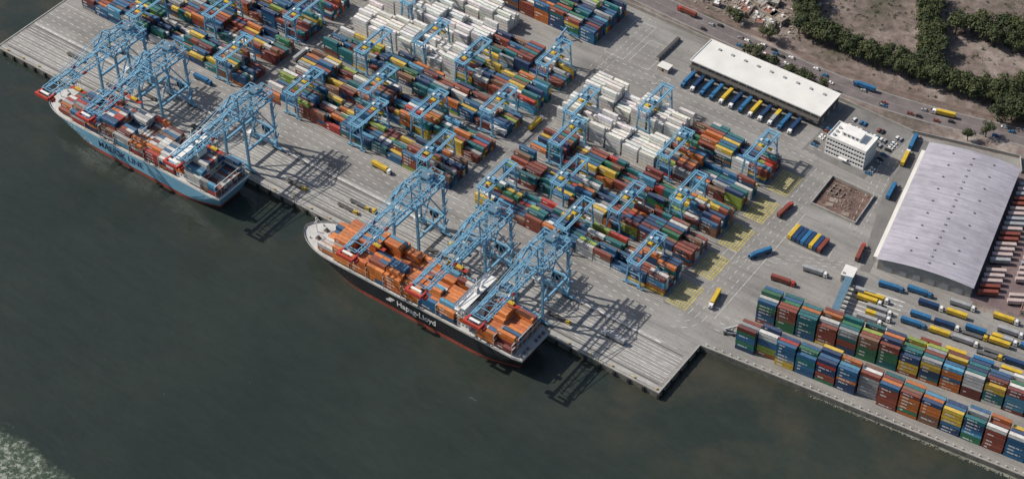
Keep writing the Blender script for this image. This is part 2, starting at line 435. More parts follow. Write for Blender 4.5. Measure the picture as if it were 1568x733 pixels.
for y in YB:
    x0,x1,y0,y1=104.5,118,y-2,y+19
    for i in range(12):
        t=y0+i*(y1-y0)/11;m.strip(x0,t,x1,t,.6,.10,'markyel')
    for i in range(8):
        t=x0+i*(x1-x0)/7;m.strip(t,y0,t,y1,.6,.13,'markyel')
m.obj('yellow_hatched_marking')
# ------------------------------------------------------------ STS crane
def sts(trolley):
    b=MB();W=9.5;K='crane'
    for y in (-13,13):
        for x in (-W,W):
            b.box((x,y,2.3),(9,1.3,1.2),K)
            for dx in (-3,-1,1,3): b.prism((x+dx,y-.5,.6),(x+dx,y+.5,.6),.6,.6,8,'black')
            for dx in (-2,2): b.box((x+dx,y,1.2),(3.4,.9,.9),'crane_d')
            b.beam((x,y,2.9),(x*.94,y,42),1.3,K,1.5)
        b.beam((-W,y,5.2),(W,y,5.2),1.1,K,1.5)
        b.beam((-W*.95,y,40.6),(W*.95,y,40.6),1.2,K,1.8)
        b.beam((-W*.95,y,45.4),(W*.95,y,45.4),.6,K)
    b.beam((-W,13,17),(W,13,17),1.0,K,1.4)
    b.beam((-W,13,6),(0,13,16.5),.5,K);b.beam((W,13,6),(0,13,16.5),.5,K)
    for x in (-W*.95,W*.95):
        b.beam((x,-13,17),(x,13,17),1.2,K,1.7)
        b.beam((x,-13,18),(x,0,41),.7,K);b.beam((x,13,18),(x,0,41),.7,K)
        b.beam((x,-14,42),(x,16,42),.9,K,1.2)
        b.beam((x,-13,45.8),(x,15,45.8),.5,K)
        for t in (-13,-6,1,8,15): b.beam((x,t,42),(x,t,45.8),.4,K)
        for t in (-13,1): b.beam((x,t,42),(x,t+7,45.8),.3,K);b.beam((x,t+14,42),(x,t+7,45.8),.3,K)
    for t in (-6,1,8,15): b.beam((-W*.95,t,45.8),(W*.95,t,45.8),.4,K)
    for x in (-4.2,4.2):
        y0,y1=-64,20
        b.beam((x,y0,41.2),(x,y1,41.2),.8,K,1.0);b.beam((x,y0,44.4),(x,y1,44.4),.5,K,.5)
        y=y0;i=0
        while y<y1-.1:
            b.beam((x,y,41.4 if i%2 else 44.4),(x,min(y+3.5,y1),44.4 if i%2 else 41.4),.3,K);y+=3.5;i+=1
        sx=1 if x>0 else -1
        b.beam((x+1.1*sx,y0,41.6),(x+1.1*sx,y1,41.6),.7,'crane',.12)
        b.beam((x+1.5*sx,y0,42.6),(x+1.5*sx,y1,42.6),.12,K)
    for i in range(13):
        y=-64+i*7;b.beam((-4.2,y,44.4),(4.2,y,44.4),.35,K)
        if y<12 and i%2: b.beam((-4.2,y,44.4),(4.2,y+7,44.4),.25,K)
    for i in range(4): b.beam((-4.2,-60+i*20,41.2),(4.2,-60+i*20,41.2),.5,K)
    for x in (-1,1):
        b.beam((x*6,-13,45),(x*2.6,-9.5,55),.8,K);b.beam((x*2.6,-9.5,55),(x*5,11,45),.45,K)
        b.beam((x*2.6,-9.5,55),(x*4.2,-36,44.9),.3,K);b.beam((x*2.6,-9.5,55),(x*4.2,-58,44.9),.3,K)
    b.beam((-3,-9.5,55),(3,-9.5,55),.8,K)
    b.box((0,9.5,46.6),(5.6,7,3.2),'crane');b.box((0,9.5,48.35),(6,7.4,.25),'crane_d');b.box((0,5.9,46.8),(4,.2,1.0),'glass');b.box((1.2,9.5,48.8),(1.6,1.6,.7),'grey')
    for x in (-5,5): b.beam((x,-69,42),(x,-62,42),1.2,'red',1.4)
    b.box((0,-69,42.2),(11.5,1.2,2.2),'red');b.box((0,-66.2,43.4),(7,1.6,.4),'white');b.box((-6.4,-66,40.4),(1.6,3,2.2),'red');b.box((6.4,-66,40.4),(1.6,3,2.2),'red')
    for x in (-5.2,5.2): b.beam((x,-38,42),(x,-35,42),1.2,'red',1.3)
    t=trolley
    b.box((0,t,40.2),(7,5,1.2),'crane_d');b.box((2.6,t-4.0,38.2),(2.2,2.6,2.4),'white');b.box((2.6,t-5.35,38.1),(2.0,.1,1.6),'glass')
    for x in (-1,1):
        for y in (-1,1): b.beam((x*2.2,t+y,39.5),(x*2.2,t+y,29),.12,'black')
    b.box((0,t,28.6),(5,2.2,.9),'yel');b.box((0,t,27.7),(12.1,2.3,.5),'red')
    b.prism((0,14.2,12),(0,15.1,12),3.3,3.3,20,'black');b.prism((0,15.1,12),(0,15.5,12),1.2,1.2,12,'steel')
    for j in range(8):
        a=j*math.pi/4;b.beam((0,15.2,12),(3*math.cos(a),15.2,12+3*math.sin(a)),.2,'steel')
    b.beam((0,13.6,5),(0,13.6,17),.7,K)
    for j in range(9):
        z=4+j*4.2;s_=1 if j%2 else -1
        b.beam((W+1.2,13-s_*2,z),(W+1.2,13+s_*2,z+4.2),.7,'crane',.2);b.box((W+1.2,13+s_*2.4,z+4.2),(1.2,1.0,.15),'crane')
    b.box((-W,9.5,6.9),(2.6,4,2.6),'white')
    return b.mesh('ship_to_shore_crane_mesh')
ST=[sts(-32),sts(-26),sts(-40)]
for i,x in enumerate((46,5,-45,-181,-255,-291)):
    put(ST[i%3],'ship_to_shore_crane',(x,-34,0))
# ------------------------------------------------------------ yard cranes
def yardcrane(tr):
    b=MB();K='crane';g=13.8
    for y in (-g,g):
        for x in (-5,5):
            for dx in (-1.3,1.3): b.prism((x+dx,y-.4,.6),(x+dx,y+.4,.6),.6,.6,8,'black')
            b.box((x,y,1.5),(4.2,1,.9),K)
            b.beam((x,y,2.1),(x*.72,y,20),.8,K,.8)
            b.beam((x*.85,y,11),(x*.62,y-math.copysign(4.5,y),20),.4,K)
        b.beam((-5,y,3),(5,y,3),.7,K,.9);b.beam((-4.3,y,11),(4.3,y,11),.45,K)
        b.beam((-4.2,y,11.2),(3.4,y,19.6),.28,K);b.beam((4.2,y,11.2),(-3.4,y,19.6),.28,K)
        b.beam((-4,y,20.4),(4,y,20.4),.8,K,1.1)
    for x in (-3.1,3.1):
        b.beam((x,-g-2.5,20.4),(x,g+2.5,20.4),.8,K,1.3)
        b.beam((x*1.4,-g-2,21),(x*1.4,g+2,21),.6,K,.12)
        b.beam((x*1.5,-g-2,22.1),(x*1.5,g+2,22.1),.12,K)
        for t in range(-14,15,4): b.beam((x*1.5,t,21),(x*1.5,t,22.1),.12,K)
    for t in (-g-2,g+2): b.beam((-4,t,21),(4,t,21),.7,K)
    b.box((0,tr,21.8),(7,4,.8),'crane_d');b.box((1.5,tr+.5,22.8),(2.2,2.4,1.4),K);b.box((-1.8,tr-.5,22.5),(1.4,1.6,1.0),'white')
    b.box((3,tr-3.2,18.6),(1.6,1.8,2.0),'white');b.box((3,tr-4.15,18.5),(1.4,.1,1.4),'glass')
    for x in (-1,1): b.beam((x*1.6,tr,21),(x*1.6,tr,17.6),.12,'black')
    b.box((0,tr,17.3),(12,2.2,.5),'yel')
    b.box((0,g+.9,4.9),(5,1.4,2.4),'white')
    for j in range(4): b.beam((5.6-.3*j,-g,3+j*4.2),(5.0-.3*j,-g+(2 if j%2 else -2),7+j*4.2),.6,K,.15)
    return b.mesh('yard_gantry_crane_mesh')
YC=[yardcrane(-6),yardcrane(3),yardcrane(8)]
yc=[(-325,0),(-245,0),(-283,1),(-236,2),(-184,0),(-130,0),(-76,0),(-146,1),(-104,1),(-174,2),(-70,2),(-148,3),(-113,3),(-68,4),(-182,4),
    (-28,0),(30,0),(82,0),(6,1),(48,1),(-16,2),(74,2),(-26,3),(46,3),(12,4),(91,4)]
for i,(x,k) in enumerate(yc): put(YC[i%3],'yard_gantry_crane',(x,YB[k]+10.2,0))
# ------------------------------------------------------------ ships
def ship(xs,xb,yc,hullk,bootk,plt,house,bays_f,text,tcol,tx,tsize,seed,deckk,rimk):
    random.seed(seed)
    e=bpy.data.objects.new('container_ship',None);COL.objects.link(e);e.location=(0,0,0)
    B=15.2;ns=40
    zs=[-8,-4.6,-1.4,0.5,4,9,10.4]
    def lerp(a,b,t):return a+(b-a)*t
    def hb(s,z):
        k=max(0,min(1,(z+4)/13))
        sb=lerp(.66,.80,k)
        if s>sb:
            t=min(1,(s-sb)/(1-sb));w=max(0,1-t**lerp(1.7,2.3,k))**lerp(.95,.62,k)
        else: w=1
        ss=lerp(.2,.03,k);w0=lerp(.55,.93,k)
        if s<ss: w*=lerp(w0,1,math.sin(max(0,s)/ss*math.pi/2))
        return max(B*w,.05)
    def xx(s,z):
        k=max(0,min(1,(z+4)/13));a=xs-lerp(6,0,k);b=xb+lerp(9,0,k**1.2);return lerp(a,b,s)
    h=MB();rows=[]
    for z in zs:
        ring=[]
        for side in (-1,1):
            for i in range(ns+1):
                s=1-(1-i/ns)**1.35
                ring.append(len(h.v));h.v.append((xx(s,z),yc+side*hb(s,z),z))
        rows.append(ring)
    for j in range(len(zs)-1):
        k=bootk if zs[j+1]<=-1.3 else hullk
        if j==len(zs)-2:k=rimk
        a,b=rows[j],rows[j+1]
        for sd in (0,1):
            for i in range(ns):
                o=sd*(ns+1)+i
                f=[a[o],a[o+1],b[o+1],b[o]]
                if sd==0:f=f[::-1]
                h.f.append(f);h.m.append(h.mi(k))
        h.f.append([a[0],a[ns+1],b[ns+1],b[0]]);h.m.append(h.mi(k))
    dk=rows[5];z=[dk[i] for i in range(ns+1)]+[dk[ns+1+i] for i in range(ns,-1,-1)]
    h.f.append(z);h.m.append(h.mi(deckk))
    h.obj('hull',e)
    d=MB()
    cbx=CB();cols,ws=plt;Lr=xs-xb
    for (x,hh) in bays_f:
        s=(xs-x)/Lr
        w=min(hb(s,9),hb(max(0,s-.075),9))-.9
        nr=int(2*w/2.5);y0=yc-nr*2.5/2
        d.bb(x,x+12.2,y0+1,y0+nr*2.5-1,9,10.9,'deckred')
        prev=random.choices(cols,ws)[0];step=0
        for r in range(nr):
            if random.random()<.35: step=random.choice((0,0,-1,-2,1))
            n_=max(1,hh+step)
            if r in (0,nr-1): n_=max(1,n_-1)
            two=random.random()<.25
            for k in range(n_):
                if random.random()<.6: prev=random.choices(cols,ws)[0]
                Y=y0+r*2.5+.03;Zz=11+k*2.6
                if two:
                    cbx.add(x,Y,Zz,6.05,jit(prev),0);prev=random.choices(cols,ws)[0];cbx.add(x+6.15,Y,Zz,6.05,jit(prev),0)
                else: cbx.add(x,Y,Zz,12.19,jit(prev),random.choice((0,0,.5,.8,1.2)))
        xl=x+12.65
        if abs(xl-house)>7:
            d.box((xl,yc,14.6),(.45,2*w,.5),'deck');d.box((xl,yc,18.6),(.45,2*w,.4),'deck')
            t=-w
            while t<=w: d.beam((xl,yc+t,9),(xl,yc+t,18.8),.3,'deck');t+=5
    cbx.obj('deck_cargo',e)
    a=MB();X=house
    a.box((X,yc,17.5),(8.5,25,17),'white');a.box((X,yc,27.6),(7,22,3.2),'white');a.box((X-3.55,yc,27.9),(.2,21,1.3),'glass');a.box((X+3.55,yc,27.9),(.2,19,1.3),'glass')
    a.box((X,yc,29.5),(8,31,.5),'white');a.box((X,yc,26.0),(7.6,31,.4),'white')
    for sx in (-1,1):
        for lv in range(5):
            for wy in range(9): a.box((X+sx*4.28,yc-10+wy*2.5,12+lv*2.8),(.1,1.1,1.0),'glass')
            a.box((X+sx*4.6,yc,13.3+lv*2.8),(.9,25.4,.15),'white')
    for sy in (-1,1):
        for lv in range(5):
            for wx in range(3): a.box((X-2.6+wx*2.6,yc+sy*12.53,12+lv*2.8),(1.1,.1,1.0),'glass')
        a.box((X+1,yc+sy*14,17.5),(6,1.8,1.8),'orange',0,.8);a.beam((X-2,yc+sy*13.6,19.5),(X+4,yc+sy*13.6,19.5),.25,'white')
    a.box((X+1,yc,31.5),(2.5,3,3.6),'white',0,.6);a.beam((X+1,yc,33),(X+1,yc,40),.5,'white');a.beam((X+1,yc-3,37),(X+1,yc+3,37),.25,'white');a.prism((X+1,yc+5,30),(X+1,yc+5,32),1.2,.6,10,'white')
    a.obj('accommodation',e)
    f=MB();f.box((X+6.8,yc,18.5),(4.6,9,19),'white',0,.85);f.box((X+6.8,yc,28.8),(4.1,7.8,1.8),hullk,0,.95)
    for y in (-1.8,0,1.8): f.prism((X+6.8,yc+y,29.6),(X+6.8,yc+y,31.4),.6,.6,8,'black')
    f.obj('funnel',e)
    x0=xb
    for i in range(2):
        for sy in (-1,1):
            d.prism((x0+13+i*5,yc+sy*4-.9,10.2),(x0+13+i*5,yc+sy*4+.9,10.2),.9,.9,10,'steel');d.box((x0+13+i*5,yc+sy*4,9.4),(2.6,2.6,.6),'deckred')
            d.prism((x0+9+i*8,yc+sy*(6.4+i*2.2),9),(x0+9+i*8,yc+sy*(6.4+i*2.2),10.1),.35,.4,8,'steel')
    d.beam((x0+9,yc,9),(x0+9,yc,21),.5,'white');d.beam((x0+9,yc-2,18),(x0+9,yc+2,18),.25,'white')
    d.box((x0+20,yc,10.2),(.5,22,2.4),'white');d.box((x0+16,yc,9.6),(3,3,1.2),'deck')
    for sy in (-1,1):
        for i in range(3): d.box((xs-3,yc+sy*(4+i*3.6),9.8),(1.6,1.6,1.4),'steel')
        for t in range(int(xb+34),int(xs-2),6): d.beam((t,yc+sy*14.9,9),(t,yc+sy*14.9,10.9),.25,'white')
    d.obj('deck_fittings',e)
    ml=MB()
    for (xa,xq) in ((xb+8,xb-22),(xb+14,xb+2),(xb+22,xb+34),(xs-4,xs+24),(xs-8,xs-20)):
        ml.beam((xa,yc+(11 if xa>xb+10 else 7),9.6),(xq,-51,1.1),.16,'grey')
    ml.obj('mooring_lines',e)
    c=bpy.data.curves.new('hull_lettering','FONT');c.body=text;c.size=tsize;c.extrude=.04;c.offset=.09;c.materials.append(M[tcol])
    to=bpy.data.objects.new('hull_lettering',c);COL.objects.link(to);to.location=(tx,yc-B-.08,2.0);to.rotation_euler=(math.pi/2,0,0);to.parent=e
    return e
b1=[(-303,2),(-290,4),(-277,4),(-264,4),(-251,4),(-238,4),(-225,4),(-212.5,3),(-190,4),(-177.3,3)]
ship(-162,-323,-71.3,'hullblue','boot',S1,-195,b1,'MAERSK LINE','navy',-266,6.6,11,'deck','white')
b2=[(-84,3),(-71,5),(-58,5),(-45,5),(-32,5),(-19,4),(-6,4),(7,4),(35.5,4),(48.3,4)]
s2=ship(68,-104,-71.3,'hullblack','boot',S2,25,b2,'Hapag-Lloyd','white',-22,5.8,12,'deck','deck')
lg=MB()
for i in range(3): lg.box((-28+i*1.3,-71.3-15.25,2.8+i*1.2),(3.8,.08,.9),'white')
lg.obj('hull_logo',s2)
# ------------------------------------------------------------ buildings
x0,x1,y0,y1,H=4,102,202,228,9
bb_=MB();bb_.bb(x0,x1,y0,y1,0,H,'darkwall');bb_.bb(x0-.8,x1+.8,y0-.8,y1+.8,H,H+.5,'roofw')
for (a,c,d_,e_) in ((x0-.8,x1+.8,y0-.8,y0-.3),(x0-.8,x1+.8,y1+.3,y1+.8),(x0-.8,x0-.3,y0-.3,y1+.3),(x1+.3,x1+.8,y0-.3,y1+.3)): bb_.bb(a,c,d_,e_,H+.5,H+1.0,'white')
for i in range(16):
    x=x0+4+i*6.1;bb_.box((x,y0-.08,2.6),(3.2,.16,3.2),'grey');bb_.box((x,y0-.35,1.0),(3.6,.5,.8),'black')
bb_.bb(x0,x1,y0-3,y0-.02,5.6,5.9,'darkwall')
for i in range(17): bb_.box((x0+.5+i*6.05,y0-.1,7.6),(.5,.2,2.6),'concrete')
for i in range(9): bb_.box((x0+10+i*10,y1-6,H+.9),(2,1.6,.8),'grey')
for j in range(3): bb_.box((x1+.06,y0+5+j*8,2.2),(.12,3,4),'grey')
bb_.obj('freight_shed')
o=MB();x0,x1,y0,y1=117.5,145.5,181,198
o.bb(x0+.6,x1-.6,y0+.6,y1-.6,0,14,'glass')
for k in range(5):
    z=.0+k*3.4;o.bb(x0,x1,y0,y1,z+ (0 if k else .05),z+1.5 if k<4 else z+1.3,'white')
for k in range(4):
    for i in range(15): o.box((x0+.5+i*(x1-x0-1)/14,y0+.4,k*3.4+2.45),(.45,.5,1.9),'white');o.box((x0+.5+i*(x1-x0-1)/14,y1-.4,k*3.4+2.45),(.45,.5,1.9),'white')
    for i in range(9): o.box((x1-.4,y0+.5+i*(y1-y0-1)/8,k*3.4+2.45),(.5,.45,1.9),'white');o.box((x0+.4,y0+.5+i*(y1-y0-1)/8,k*3.4+2.45),(.5,.45,1.9),'white')
for (a,c,d_,e_) in ((x0,x1,y0,y0+.3),(x0,x1,y1-.3,y1),(x0,x0+.3,y0+.3,y1-.3),(x1-.3,x1,y0+.3,y1-.3)): o.bb(a,c,d_,e_,14.9,15.8,'white')
o.bb(125,138,187,195,14.9,18.2,'white');o.bb(124.6,138.4,186.6,195.4,18.2,18.5,'white')
for i in range(4): o.box((127+i*3,186.9,16.8),(1.4,.2,1.2),'glass')
for i in range(3): o.box((121,184.5+i*4,15.5),(1.6,1.6,1.2),'grey')
o.box((131,180.2,2.8),(6,2,.3),'white')
o.obj('office_building')
Wd,Ln,rz=57,114,math.radians(10.8)
wb=MB();nx=14;ev,rg=9.0,11.6
def rh(t): return ev+(rg-ev)*(1-(2*t-1)**2)
for y in (0,Ln):
    i=len(wb.v);pts=[(0,y,0),(Wd,y,0)]+[(Wd*(1-j/nx),y,rh(1-j/nx)) for j in range(nx+1)]
    wb.v+=pts;wb.f.append(list(range(i,i+len(pts))));wb.m.append(wb.mi('concrete'))
wb.bb(-.15,0,0,Ln,0,ev-.1,'concrete');wb.bb(Wd,Wd+.15,0,Ln,0,ev-.1,'concrete')
for j in range(nx):
    t0,t1=j/nx,(j+1)/nx
    e0=-1.2 if j==0 else 0;e1=1.2 if j==nx-1 else 0
    i=len(wb.v);za=rh(t0)+.1-(.2 if j==0 else 0);zb=rh(t1)+.1-(.2 if j==nx-1 else 0)
    wb.v+=[(Wd*t0+e0,-1,za),(Wd*t1+e1,-1,zb),(Wd*t1+e1,Ln+1,zb),(Wd*t0+e0,Ln+1,za)]
    wb.f.append([i,i+1,i+2,i+3]);wb.m.append(wb.mi('whroof'))
for k in range(19):
    y=3+k*6
    for j in range(nx):
        wb.beam((Wd*j/nx,y,rh(j/nx)+.12),(Wd*(j+1)/nx,y,rh((j+1)/nx)+.12),.3,'rib',.12)
for k in range(18):
    wb.box((Wd*.5,6+k*6,rg+.5),(1.2,1.2,.8),'grey')
    if k%2: wb.box((Wd*.28,6+k*6,rh(.28)+.35),(1,1,.5),'steel');wb.box((Wd*.74,6+k*6,rh(.74)+.35),(1,1,.5),'steel')
for i in range(6): wb.box((7+i*8.6,-.1,2.6),(4.4,.25,4.6),'grey')
for i in range(14): wb.box((-.2,6+i*7.8,2.4),(.2,3.4,3.6),'grey')
for i in range(17): wb.box((Wd+.25,6+i*6.2,2.4),(.2,3.2,3.6),'darkwall')
wb.bb(-4.2,-.2,4,Ln-4,5.2,5.45,'roofw')
for i in range(14): wb.beam((-4,6+i*7.8,0),(-4,6+i*7.8,5.2),.25,'steel')
WH=wb.obj('warehouse',loc=(194,107.5,0),rz=rz)
def wl(x,y): return (194+x*math.cos(rz)-y*math.sin(rz),107.5+x*math.sin(rz)+y*math.cos(rz))
p=MB();p.poly([wl(58,-2),wl(92,-2),wl(92,128),wl(58,122)],.06,'yardred')
p.obj('trailer_yard_ground')
# ------------------------------------------------------------ vehicles
def wheels(b,xs_,w,r=.5):
    for x in xs_:
        for y in (-1,1): b.prism((x,y*w-.2,r),(x,y*w+.2,r),r,r,10,'black')
def truck(ck,lk):
    b=MB()
    wheels(b,(-6,-4.8,-3.6,3.8,4.9,7.3),1.05)
    b.beam((-7,-.5,1.05),(8,-.5,1.05),.2,'steel',.35);b.beam((-7,.5,1.05),(8,.5,1.05),.2,'steel',.35);b.bb(-6.9,5,-1.15,1.15,1.25,1.45,'steel')
    i=len(b.v);mi=b.mi(ck)
    prof=[(5.7,.7),(8.3,.7),(8.3,1.9),(7.9,3.2),(7.4,3.4),(5.7,3.4)]
    for y in (-1.2,1.2): b.v+=[(p_[0],y,p_[1]) for p_ in prof]
    n_=len(prof);b.f.append([i+j for j in range(n_)]);b.f.append([i+n_+j for j in range(n_)][::-1]);b.m+=[mi,mi]
    for j in range(n_): b.f.append([i+j,i+n_+j,i+n_+(j+1)%n_,i+(j+1)%n_]);b.m.append(mi)
    b.beam((8.36,0,1.95),(7.98,0,3.1),2.1,'glass',.06);b.box((7.4,0,2.4),(.9,2.44,.8),'glass')
    b.box((8.35,0,1.0),(.2,2.3,.5),'black')
    if lk=='two':
        b.bb(-6.9,-.9,-1.22,1.22,1.5,4.05,'yel');b.bb(-.8,5.2,-1.22,1.22,1.5,4.05,'grey')
    elif lk:
        b.bb(-6.95,5.25,-1.22,1.22,1.5,4.05,lk)
        for j in range(13): 
            for y in (-1.25,1.25): b.box((-6.5+j*.95,y,2.8),(.25,.06,2.2),lk)
        b.bb(-6.97,5.27,-1.1,1.1,4.05,4.1,lk)
    return b.mesh('truck_mesh')
def trailer(lk):
    b=MB();wheels(b,(-5,-3.8,-2.6),1.05)
    b.beam((-6,-.5,1.05),(6,-.5,1.05),.2,'steel',.35);b.beam((-6,.5,1.05),(6,.5,1.05),.2,'steel',.35);b.bb(-6.1,6.1,-1.15,1.15,1.25,1.45,'steel')
    for y in (-.9,.9): b.beam((4,y,0),(4,y,1.2),.2,'steel')
    if lk:
        b.bb(-6.1,6.1,-1.22,1.22,1.5,4.05,lk)
        for j in range(13):
            for y in (-1.25,1.25): b.box((-5.7+j*.95,y,2.8),(.25,.06,2.2),lk)
    return b.mesh('trailer_mesh')
def car(k):
    b=MB();wheels(b,(-1.35,1.35),.8,.33)
    i=len(b.v)
    prof=[(-2.2,.35),(2.2,.35),(2.2,.8),(1.2,.95),(.5,1.45),(-1.3,1.45),(-2.1,.95)]
    mi=b.mi(k)
    for y in (-.88,.88): b.v+=[(p_[0],y*(.82 if p_[1]>1 else 1),p_[1]) for p_ in prof]
    n_=len(prof);b.f.append([i+j for j in range(n_)]);b.f.append([i+n_+j for j in range(n_)][::-1]);b.m+=[mi,mi]
    for j in range(n_):
        b.f.append([i+j,i+n_+j,i+n_+(j+1)%n_,i+(j+1)%n_]);b.m.append(b.mi('glass') if j in (3,5) else mi)
    b.box((-.4,0,1.18),(1.5,1.60,.34),'glass')
    return b.mesh('car_mesh')
TK={k:truck(c,l) for k,(c,l) in {'yel':('white','yel'),'blue':('blue','blue'),'red':('red','dkred'),'wh':('white','grey'),'two':('white','two'),'empty':('yel',None),'navy':('white','navy'),'or':('grey','orange')}.items()}
TR={k:trailer(k if k!='none' else None) for k in ('blue','yel','dkred','navy','grey','pink','orange','none')}
CR=[car(k) for k in ('white','grey','black','dkred','blue','white')]
def T(k,x,y,deg): put(TK[k],'container_truck',(x,y,.03),math.radians(deg))
for a in (('yel',-105,3,-2),('wh',97,-33,178),('yel',128,28,-80),('blue',131,77,-120),('red',124,118,85),('blue',-257,2,0),('yel',164,259.5,194),('blue',208,97,12),('red',180,112,100),
          ('yel',163,205,100),('blue',170,172,98),('blue',160,222,100),('red',153,64,10),('wh',165,82,10),('empty',-90,-31,0),
          ('yel',205,84,9),('empty',-20,-27,180),('wh',-220,60,90),('yel',-49,95,90),('two',-330,-8,0)): T(*a)
random.seed(21)
ks=['blue','navy','blue','blue','yel','navy','blue','yel','navy','two','blue','navy']
for i,k in enumerate(ks): T(k,8+i*7.4+ .5,191.5,-90)
def Tr(k,x,y,deg): put(TR[k],'semi_trailer',(x,y,.03),math.radians(deg))
for i in range(8): Tr(random.choice(('blue','yel','blue','navy','dkred')),138.5+i*2.9,104,90)
for i in range(22):
    x,y=wl(Wd+9,6+i*4.9)
    if random.random()<.85: Tr(random.choice(('pink','pink','grey','pink','dkred')),x,y,10.8+20)
    x,y=wl(Wd+27,6+i*4.9)
    if random.random()<.7: Tr(random.choice(('pink','pink','grey','dkred')),x,y,10.8+20)
rr=math.radians(9)
def pl(u,v): return (200+u*math.cos(rr)-v*math.sin(rr),62+u*math.sin(rr)+v*math.cos(rr))
for v in range(0,10):
    if v in (2,5,8): continue
    for u in range(0,9):
        if random.random()<.22: continue
        x,y=pl(31+u*16.2+random.uniform(-1.2,1.2)+v*.8,-4+v*3.7)
        Tr(random.choice(('yel','blue','navy','dkred','grey','yel','yel','blue','none','none')),x,y,9) if random.random()<.6 else T(random.choice(('yel','blue','wh','navy','two','empty')),x,y,9)
for i in range(5):
    x,y=pl(random.uniform(2,20),2+i*5);T(random.choice(('wh','yel','wh','two')),x,y,9)
for i in range(6):
    x,y=pl(30+i*26,38+random.uniform(-1,1));T(random.choice(('blue','yel','blue','wh')),x,y,9)
random.seed(3)
for i in range(10):
    put(random.choice(CR),'parked_car',(119.4+i*2.7,207.5,.08),math.pi/2);
    if i%3: put(random.choice(CR),'parked_car',(108.5,181.4+i*2.7,.08),0)
for i in range(14):
    if random.random()<.8: put(random.choice(CR),'parked_car',(118+i*2.6,213.5,.08),math.pi/2)
    if random.random()<.7: put(random.choice(CR),'parked_car',(149.8,180+i*2.7,.08),0)
    if random.random()<.6: put(random.choice(CR),'parked_car',(118+i*2.6,221,.08),math.pi/2)
def along(t):
    acc=0
    for a,c in zip(RD[:-1],RD[1:]):
        l=math.hypot(c[0]-a[0],c[1]-a[1])
        if acc+l>t:
            k=(t-acc)/l;return a[0]+(c[0]-a[0])*k,a[1]+(c[1]-a[1])*k,math.atan2(c[1]-a[1],c[0]-a[0])
        acc+=l
    return RD[-1][0],RD[-1][1],0
for i in range(60):
    t=random.uniform(780,1240);x,y,a=along(t);d=random.choice((-5.2,-2.4,2.4,5.2))
    put(random.choice(CR),'car',(x-math.sin(a)*d,y+math.cos(a)*d,.12),a+(math.pi if d>0 else 0))
for t,d,k in ((870,2.4,'red'),(1010,5,'blue'),(1160,-5,'red')):
    x,y,a=along(t);put(TK[k],'container_truck',(x-math.sin(a)*d,y+math.cos(a)*d,.12),a+(math.pi if d>0 else 0))
def reach(k):
    b=MB();wheels(b,(-2.6,2.4),1.7,.85);b.box((0,0,1.6),(7.5,2.6,1.4),k);b.box((-3,0,2.6),(1.8,2.6,.8),k);b.box((-.6,0,3.2),(1.7,1.5,1.8),'glass');b.box((-.6,0,4.15),(1.8,1.6,.15),k)
    b.beam((-3,0,3.4),(5.5,0,8.5),.8,k);b.beam((1,0,2.2),(3,0,6.8),.4,'steel');b.beam((5.5,0,8.5),(5.8,0,6),.5,k);b.box((5.8,0,5.8),(1,12,.6),k)
    return b.obj('reach_stacker')
o=reach('blue');o.location=(-86,178,0);o.rotation_euler[2]=1.4
o=reach('grey');o.location=(149,10,0);o.rotation_euler[2]=.4
def htch():
    b=MB();wheels(b,(-4.5,-3.4,3.4,4.5),1.1);b.bb(-6.5,6.5,-1.3,1.3,1.1,1.4,'rail')
    for x in (-6.3,0,6.3):
        for y in (-1.3,1.3): b.box((x,y,1.6),(.4,.3,.5),'yel')
    b.bb(6.6,9.2,-1.2,-.1,.8,2.8,'yel');b.bb(6.6,9.4,-1.2,1.2,.6,1.3,'yel');b.box((8.2,-.65,2.1),(2,1.14,.8),'glass')
    return b.mesh('terminal_tractor_mesh')
HT=htch()
for x,y,d in ((-100,-38,0),(-96,-31,0),(20,-36,0),(-10,-40,180),(-300,-38,0),(-225,-36,0),(-140,-40,0),(-30,-37,0),(60,-38,0),(-275,-31,180),(-345,-30,0)): put(HT,'terminal_tractor',(x,y,.03),math.radians(d))
b=MB();b.bb(0,7,0,9,0,6,'concrete');b.bb(-.3,7.3,-.3,9.3,6,6.4,'roofw')
for i in range(2): b.box((2+i*3,-.06,3),(1.4,.12,1.4),'glass');b.box((7.06,2.5+i*4,3),(.12,1.4,1.4),'glass')
b.box((1,1.5,6.8),(1.2,1.2,.8),'grey');b.obj('gate_house',loc=(181,85,0),rz=rr)
b=MB();b.bb(0,4.5,0,30,6,6.6,'crane_d')
for i in range(8): 
    b.beam((1,1.5+i*3.9,0),(1,1.5+i*3.9,6),.4,'steel');b.box((2.2,1.5+i*3.9,1.5),(2,1.3,2.8),'white');b.box((2.2,1.5+i*3.9,3),(2.2,1.5,.2),'grey')
b.obj('gate_canopy',loc=(190,56,0),rz=math.radians(12))
def house(w,d,h,roof='concrete'):
    b=MB();b.bb(0,w,0,d,0,h,'brickw');
    for (a,c,e_,f_) in ((0,w,0,.25),(0,w,d-.25,d),(0,.25,.25,d-.25),(w-.25,w,.25,d-.25)): b.bb(a,c,e_,f_,h,h+.7,'brickw')
    b.bb(.25,w-.25,.25,d-.25,h,h+.1,roof)
    for i in range(int(w/2.5)):
        b.box((1.4+i*2.5,-.04,h*.55),(1,.1,1.2),'glass')
    for i in range(int(d/2.5)): b.box((w+.04,1.4+i*2.5,h*.55),(.1,1,1.2),'glass')
    b.box((w*.5,-.05,1.05),(1,.12,2.1),'bark');b.box((w*.7,d*.7,h+.8),(1.6,1.6,1.4),'white')
    return b.mesh('brick_house_mesh')
HS=[house(9,7,3.5),house(7,6,4,'redroof'),house(7,6,3.2,'concrete'),house(13,8,3.6,'rubble'),house(5,5,3,'roofw')]
random.seed(9)
